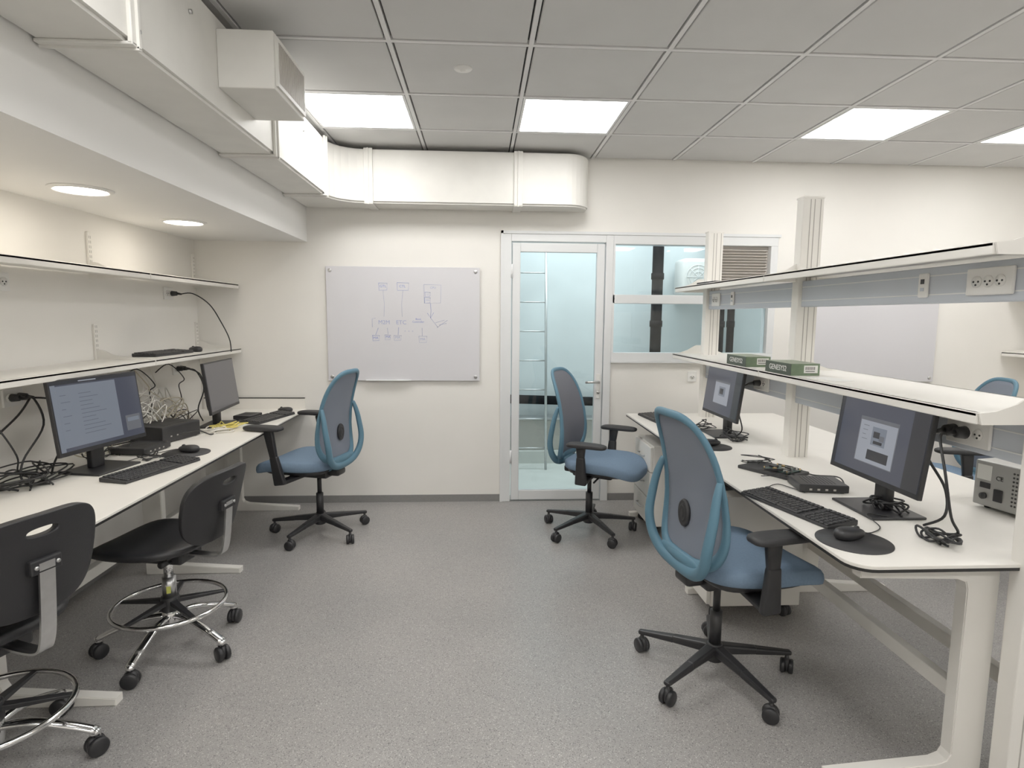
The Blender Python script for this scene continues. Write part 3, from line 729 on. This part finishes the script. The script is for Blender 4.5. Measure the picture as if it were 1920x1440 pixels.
monitor((-1.63,3.78,DZ),math.radians(4),'black computer monitor with dim grey screen on the desk',SCRG,None,zb=.10,w=.49,h=.31)

# ------------------------------------------------------------------ keyboards, mice
def keyboard(loc,rot,lab):
    t=thing('keyboard',lab,'keyboard',loc,rot,group='black computer keyboards')
    T=Matrix.Diagonal((.95,1,1,1))
    b=B(T); b.hexa([(-.22,-.068,0),(.22,-.068,0),(.22,.068,0),(-.22,.068,0),(-.22,-.068,.012),(.22,-.068,.012),(.22,.068,.02),(-.22,.068,.02)],BLKM,bev=.004); b.obj('keyboard_body',t)
    b=B(T@RX(math.radians(3.3)))
    for r_ in range(6):
        y=.052-r_*.0205-(.006 if r_ else 0)
        x=-.21
        while x<.205:
            if r_==5 and -.15<x<-.0: wd=.105
            else: wd=.0165
            if not (.078<x<.086 or .146<x<.152): b.box(x,x+wd,y-.0085,y+.0085,.0155,.0215,BLK,bev=.0015,seg=1)
            x+=wd+.0030
    o=b.obj('keycaps',t); o['kind']='stuff'
    return t
kb=keyboard((-1.455,2.66,DZ),math.radians(74),'black full size keyboard on the desk')
dup(kb,(-1.415,4.0,DZ),math.radians(76),'black full size keyboard at the end of the desk')
dup(kb,(-1.90,3.67,1.172),math.radians(88),'black keyboard stored on the wall shelf')
dup(kb,(1.16,2.06,DZ),math.radians(-74),'black full size keyboard on the lab bench')
dup(kb,(1.215,3.93,DZ),math.radians(-84),'black keyboard at the far end of the lab bench')
def mpad(x,y,r=.115):
    b=B(TR((x,y,DZ))); b.cyl((0,0,0),(0,0,.003),r,BLKM,seg=48); b.obj('mouse_pad',origin=(x,y,DZ),label='round black fabric mouse pad',category='mouse pad',group='round black mouse pads')
def mouse(x,y,z,rot,first=[None]):
    if first[0] is None:
        t=thing('computer_mouse','small black optical computer mouse','mouse',(x,y,z),rot,group='black computer mice')
        b=B(); b.sell((0,0,.016),.055,.031,.019,.8,.85,BLK,lambda p:Vector((p.x,p.y,max(p.z,-.016)*(1-.25*p.x/.055))),nu=28,nv=12); b.obj('mouse_body',t)
        b=B(); b.cyl((.03,-.004,.028),(.03,.004,.028),.009,BLKM,seg=14); b.obj('scroll_wheel',t); first[0]=t; return t
    return dup(first[0],(x,y,z),rot)
mpad(-1.475,3.0,.11); mouse(-1.47,3.02,DZ+.003,math.radians(165))
mouse(-1.40,4.29,DZ,math.radians(165))
mpad(1.178,1.74,.110); mouse(1.175,1.76,DZ+.003,.3)
mpad(1.26,3.09,.10); mouse(1.26,3.12,DZ+.003,.1)
mouse(-1.86,3.98,1.172,2.5)

# ------------------------------------------------------------------ devices
def device(name,lab,cat,loc,rot,sx,sy,h,m=BLK,vents=True):
    t=thing(name,lab,cat,loc,rot)
    b=B(); b.box(-sx/2,sx/2,-sy/2,sy/2,.004,h,m,bev=.005)
    for x in (-1,1):
        for y in (-1,1): b.cyl((x*(sx/2-.02),y*(sy/2-.02),0),(x*(sx/2-.02),y*(sy/2-.02),.005),.008,BLKM,seg=10)
    b.obj('case',t)
    b=B()
    for i in range(9): b.box(-sx*.35,sx*.35,-sy*.3+i*sy*.07,-sy*.3+i*sy*.07+.003,h-.0003,h+.0006,DARKGAP)
    b.obj('vent_slots',t)
    b=B(); 
    for i in range(4): b.box(sx/2-.0005,sx/2+.001,-sy*.3+i*sy*.16,-sy*.3+i*sy*.16+.010,h*.35,h*.35+.007,GROOVE)
    b.obj('port_row',t); return t
device('docking_station','black desktop device with ports and cables on the desk','electronic device',(-1.76,3.36,DZ),math.radians(-15),.22,.28,.09)
device('network_switch','flat black network device beside the monitor','electronic device',(-1.72,3.05,DZ),math.radians(-8),.18,.20,.035)
device('network_switch','flat black network device near the second monitor','electronic device',(-1.56,4.02,DZ),math.radians(-8),.12,.16,.03)
device('network_switch','flat black electronics box on the lab bench','electronic device',(1.39,2.31,DZ),math.radians(-100),.15,.19,.035)
t=thing('circuit_board','dark development circuit board on a black tray with wires','circuit board',(1.34,2.575,DZ),math.radians(-60))
b=B(); b.box(-.13,.12,-.085,.085,0,.016,BLKM,bev=.004); b.obj('tray',t)
b=B(); b.box(-.02,.10,-.055,.055,.020,.0225,PCB); b.obj('board',t)
b=B()
for (x,y,s,h,m) in ((.0,.0,.03,.008,BLK),(.05,.03,.018,.006,BLK),(.08,-.03,.02,.012,STEEL),(.03,-.04,.014,.01,GOLD),(.085,.03,.014,.014,STEEL),(.05,-.01,.012,.01,STEEL),(.02,.04,.012,.008,GOLD)): b.box(x-s/2,x+s/2,y-s/2,y+s/2,.0225,.0225+h,m,bev=.001)
for x in (-.015,.095):
    for y in (-.05,.05): b.cyl((x,y,.015),(x,y,.030),.003,GOLD,seg=8)
b.obj('components',t)
t=thing('bench_power_supply','grey metal bench power supply showing its rear panel','power supply',(2.02,1.99,DZ),math.radians(12))
b=B(); b.box(-.14,.14,-.12,.12,.012,.18,PSUM,bev=.005)
for x in (-.1,.1):
    for y in (-.09,.09): b.cyl((x,y,0),(x,y,.014),.012,BLKM,seg=10)
b.obj('case',t)
b=B(); b.box(-.1415,-.139,.06,.11,.11,.165,WTXT); b.box(-.146,-.139,.015,.045,.04,.085,BLK,bev=.002); b.cyl((-.15,.08,.05),(-.139,.08,.05),.012,BLK,seg=12); b.box(-.144,-.139,.06,.095,.08,.10,BLK); b.obj('rear_connectors',t)
b=B()
for i in range(9):
    for j in range(9):
        b.cyl((-.1412,-.105+i*.011,.04+j*.0145),(-.1398,-.105+i*.011,.04+j*.0145),.0038,DARKGAP,seg=6)
for i in range(16):
    for j in range(8): b.cyl((-.11+i*.014,-.1212,.05+j*.014),(-.11+i*.014,-.1196,.05+j*.014),.0045,DARKGAP,seg=6)
b.obj('vent_grille',t)
text('CE',.022,basis((0,-1,0),(0,0,1),(-1,0,0),(-.1412,.03,.125)),BLK,'printed_marking',t)
def carton(x0,x1,y0,y1,z):
    cx,cy=(x0+x1)/2,(y0+y1)/2
    t=thing('product_box','green cardboard box with white lettering on the bench shelf','cardboard box',(cx,cy,z),group='green product boxes on the bench shelf')
    a,c=(x1-x0)/2,(y1-y0)/2
    b=B(); b.box(-a,a,-c,c,0,.054,GRN,bev=.0015); b.box(-a-.0006,-a+.001,-c,c,.001,.053,DGRN); b.box(-a,a,-c,c,.053,.0546,GRNT) ; b.obj('carton',t)
    b=B(); b.box(-a*.1,a*.85,-c-.0008,-c+.001,.012,.046,WTXT); b.obj('paper_label',t)
    text('GENESYS2',.036,basis((0,-1,0),(0,0,1),(-1,0,0),(-a-.0009,0,.027)),WTXT,'box_lettering',t)
    b=B()
    for i in range(7): b.box(a*.0+i*a*.1,a*.0+i*a*.1+.003,-c-.0012,-c-.0005,.026,.040,BLK)
    b.box(0,a*.65,-c-.0012,-c-.0005,.018,.021,BLK); b.obj('label_print',t)
carton(1.405,1.54,2.60,2.84,1.161)
carton(1.405,1.54,3.06,3.30,1.161)
b=B(TR((-1.55,3.72,DZ))@RZ(.9)); b.box(-.105,.105,-.075,.075,.0,.0008,PAPER); b.obj('paper_sheet',origin=(-1.55,3.72,DZ),label='white paper sheet under yellow cables',category='paper')
b=B(TR((1.50,2.45,1.161))@RZ(.2)); b.box(-.05,.05,-.08,.08,.0,.0012,PAPER); b.obj('paper_sheet',origin=(1.5,2.45,1.161),label='loose white leaflet lying on the bench shelf',category='paper')
b=B(TR((1.47,3.7,1.631))@RZ(.1)); b.box(-.06,.05,-.12,.12,.0,.012,BLKM,bev=.002); b.obj('notebook',origin=(1.47,3.7,1.631),label='slim black notebook on the upper bench shelf',category='notebook')

# ------------------------------------------------------------------ cables
def cable(P,r=.003,m=BCAB,name='power_cable',lab='loose black power cable',n=6,closed=False):
    b=B(); pts=catmull(P,n,closed)
    b.tube(pts,r,m,seg=6,closed=closed); b.obj(name,origin=P[0],label=lab,category='cable',group=None)
def tangle(cx,cy,z,rx,ry,n,hz,k=9,r=.003,m=BCAB,name='power_cable',lab='tangled black cable lying on the desk',seed=1):
    R=random.Random(seed)
    for _ in range(n):
        a0=R.uniform(0,6.28); P=[]
        for i in range(k):
            a=a0+i*R.uniform(.8,1.5); q=R.uniform(.35,1)
            P.append((cx+rx*q*math.cos(a),cy+ry*q*math.sin(a),z+r+R.uniform(0,hz) if 0<i<k-1 else z+r))
        b=B(); pts=[Vector((p.x,p.y,max(p.z,z+r+.0005))) for p in catmull(P,6)]
        b.tube(pts,r,m,seg=6); b.obj(name,origin=P[0],label=lab,category='cable')
d=DZ+.005
cable([(XL+.07,4.06,1.546),(XL+.15,4.07,1.55),(XL+.24,4.1,1.48),(-1.76,4.15,1.36),(-1.72,4.17,1.25),(-1.715,4.18,1.16)],.0038,lab='black power cable hanging from the wall socket over the shelf')
cable([(XL+.07,4.08,1.046),(XL+.15,4.05,1.04),(XL+.22,4.0,.93),(XL+.2,3.95,.8),(XL+.25,3.9,d)],.0042,lab='black power cable dropping from wall socket to desk')
cable([(XL+.07,4.122,1.046),(XL+.13,4.16,1.0),(XL+.16,4.15,.85),(XL+.2,4.1,.76),(XL+.28,4.05,d)],.0042,lab='black power cable dropping from wall socket to desk')
cable([(XL+.07,2.66,1.046),(XL+.14,2.62,1.05),(XL+.22,2.55,.95),(-1.85,2.45,.82),(-1.83,2.42,.74),(-1.75,2.45,d)],.0045,lab='black power cable dropping from wall socket to desk')
cable([(XL+.07,2.702,1.046),(XL+.15,2.75,1.02),(XL+.2,2.78,.9),(XL+.16,2.7,.78),(-1.85,2.6,d)],.0045,lab='black power cable dropping from wall socket to desk')
cable([(XL+.07,2.69,1.042),(XL+.12,2.55,.99),(XL+.1,2.4,.88),(XL+.16,2.3,.78),(-1.8,2.35,d)],.0045,lab='black power cable dropping from wall socket to desk')
cable([(XL+.02,2.45,1.02),(XL+.14,2.40,.98),(XL+.2,2.42,.85),(XL+.14,2.5,.76),(-1.86,2.52,d)],.0035,lab='black cable dropping along the wall to the desk')
tangle(-1.86,2.46,DZ,.14,.22,5,.07,r=.0036,seed=2); tangle(-1.82,2.95,DZ,.1,.12,2,.05,seed=5)
tangle(-1.60,2.90,DZ,.07,.09,2,.02,seed=8); tangle(-1.86,3.66,DZ,.12,.14,2,.10,seed=11)
tangle(-1.55,3.66,DZ,.10,.15,5,.03,r=.0034,m=YEL,name='network_cable',lab='coiled yellow network cable on the desk',seed=4)
tangle(-1.55,3.56,DZ,.10,.13,4,.025,r=.0034,m=WCAB,name='network_cable',lab='coiled white network cable on the desk',seed=9)
tangle(-1.88,3.34,DZ+.01,.10,.24,6,.22,r=.0034,m=WCAB,name='network_cable',lab='coiled white network cable behind the desk device',seed=41)
tangle(-1.90,3.0,DZ,.08,.18,3,.08,r=.0034,m=BEIC,name='network_cable',lab='beige network cable behind the monitor',seed=43)
tangle(-1.90,3.68,DZ,.09,.18,4,.18,r=.0034,m=BEIC,name='network_cable',lab='beige network cable behind the monitor',seed=47)
for i,(y0,y1) in enumerate(((3.35,3.6),(3.45,3.5),(3.52,3.75),(3.4,3.85),(3.6,3.4),(3.3,3.7),(3.7,3.9),(3.25,3.45),(3.1,3.3),(3.48,3.32),(3.2,3.62))):
    cable([(XL+.03,y0,1.12),(XL+.07,y0+.1,1.05-.03*(i%7)),(XL+.12,y0+.02,.97),(XL+.08,y1,.93-.02*(i%7)),(XL+.15,y1-.12,.87),(XL+.12,y1+.06,.80),(XL+.19,y1-.02,.76),(XL+.22,y1-.05,d)],.0034,(WCAB,BEIC)[i%3==2],'network_cable','pale network cable hanging along the wall behind monitors')
for y0 in (3.45,3.8):
    cable([(XL+.02,y0,1.05),(XL+.08,y0+.05,1.1),(XL+.12,y0+.15,1.0),(XL+.06,y0+.2,.95),(XL+.12,y0+.1,.86),(XL+.15,y0-.1,.8),(XL+.15,y0+.1,d)],.0035,BCAB,lab='black cable hanging along the wall behind monitors')
cable([(-1.53,2.86,DZ+.012),(-1.56,2.92,d),(-1.62,2.9,d+.005),(-1.66,2.82,d),(-1.7,2.83,d)],.002,lab='thin black keyboard cable')
cable([(-1.52,3.03,DZ+.015),(-1.56,3.05,d+.003),(-1.6,3.0,d),(-1.62,2.95,d)],.002,lab='thin black mouse cable')
cable([(-1.65,3.3,.76),(-1.58,3.35,.77),(-1.55,3.45,d),(-1.58,3.6,d),(-1.62,3.68,d)],.0035,lab='black cable between devices on the desk')
cable([(1.49,1.79,1.056),(1.44,1.75,1.05),(1.41,1.68,.95),(1.44,1.68,.82),(1.5,1.72,.75),(1.48,1.8,d)],.0045,lab='black power cable from the trunking socket to bench top')
cable([(1.49,1.834,1.056),(1.45,1.84,1.02),(1.5,1.86,.95),(1.54,1.83,.86),(1.52,1.8,.78),(1.5,1.86,d)],.0045,lab='black power cable from the trunking socket to bench top')
tangle(1.45,1.72,DZ,.08,.09,3,.03,r=.0038,seed=21); tangle(1.47,2.0,DZ+.01,.06,.1,3,.04,r=.0036,seed=23)
tangle(1.46,3.28,DZ,.08,.13,3,.05,seed=25); tangle(1.33,2.72,DZ,.1,.1,2,.03,r=.002,seed=27,lab='thin black wires beside the circuit board'); tangle(1.30,2.48,DZ+.012,.09,.09,2,.03,r=.0018,seed=29,lab='thin black wires on the circuit board')
tangle(1.42,3.62,DZ,.08,.1,2,.05,seed=31)
cable([(1.49,3.2,1.056),(1.45,3.2,1.02),(1.46,3.24,.9),(1.5,3.27,.78),(1.46,3.3,d)],.004,lab='black power cable from the trunking socket to bench top')
cable([(1.18,2.26,DZ+.012),(1.19,2.32,d),(1.25,2.36,d),(1.28,2.3,d),(1.3,2.24,d)],.002,lab='thin black keyboard cable')
cable([(1.225,1.77,DZ+.015),(1.28,1.80,d),(1.34,1.85,d),(1.36,1.95,DZ+.014),(1.42,1.93,DZ+.014)],.002,lab='thin black mouse cable')
cable([(1.5,2.3,.74),(1.52,2.38,.75),(1.48,2.5,d),(1.47,2.62,d),(1.42,2.7,d)],.003,lab='black cable between devices on the bench')

# ------------------------------------------------------------------ lights
def area(name,loc,sx,sy,e,col,rot=(0,0,0)):
    l=bpy.data.lights.new(name,'AREA'); l.shape='RECTANGLE'; l.size=sx; l.size_y=sy; l.energy=e; l.color=col
    o=bpy.data.objects.new(name,l); o.location=loc; o.rotation_euler=rot; COL.objects.link(o); return o
area('shaft_light',(1.3,5.3,2.75),2.6,.7,40,(.90,.98,1.))
w_=bpy.data.worlds.new('World'); scene.world=w_; w_.use_nodes=True
w_.node_tree.nodes['Background'].inputs[0].default_value=(.8,.85,.9,1); w_.node_tree.nodes['Background'].inputs[1].default_value=.4

# ------------------------------------------------------------------ camera
th=math.atan(127.5/1110); ph=math.atan(60/1110); rr=.0078
F=Vector((math.cos(th)*math.sin(ph),math.cos(th)*math.cos(ph),-math.sin(th)))
R0=Vector((math.cos(ph),-math.sin(ph),0)); U0=R0.cross(F)
Rc=(R0+rr*U0).normalized(); Uc=(U0-rr*R0).normalized()
cd=bpy.data.cameras.new('Camera'); cam=bpy.data.objects.new('Camera',cd); COL.objects.link(cam)
cd.sensor_width=36; cd.lens=36*1110/1920; cd.clip_start=.05
cam.matrix_world=basis(Rc,Uc,-F,(0,0,1.42))
scene.camera=cam
scene.view_settings.view_transform='Standard'
scene.view_settings.look='None'
scene.view_settings.exposure=-.08
scene.view_settings.gamma=1.15
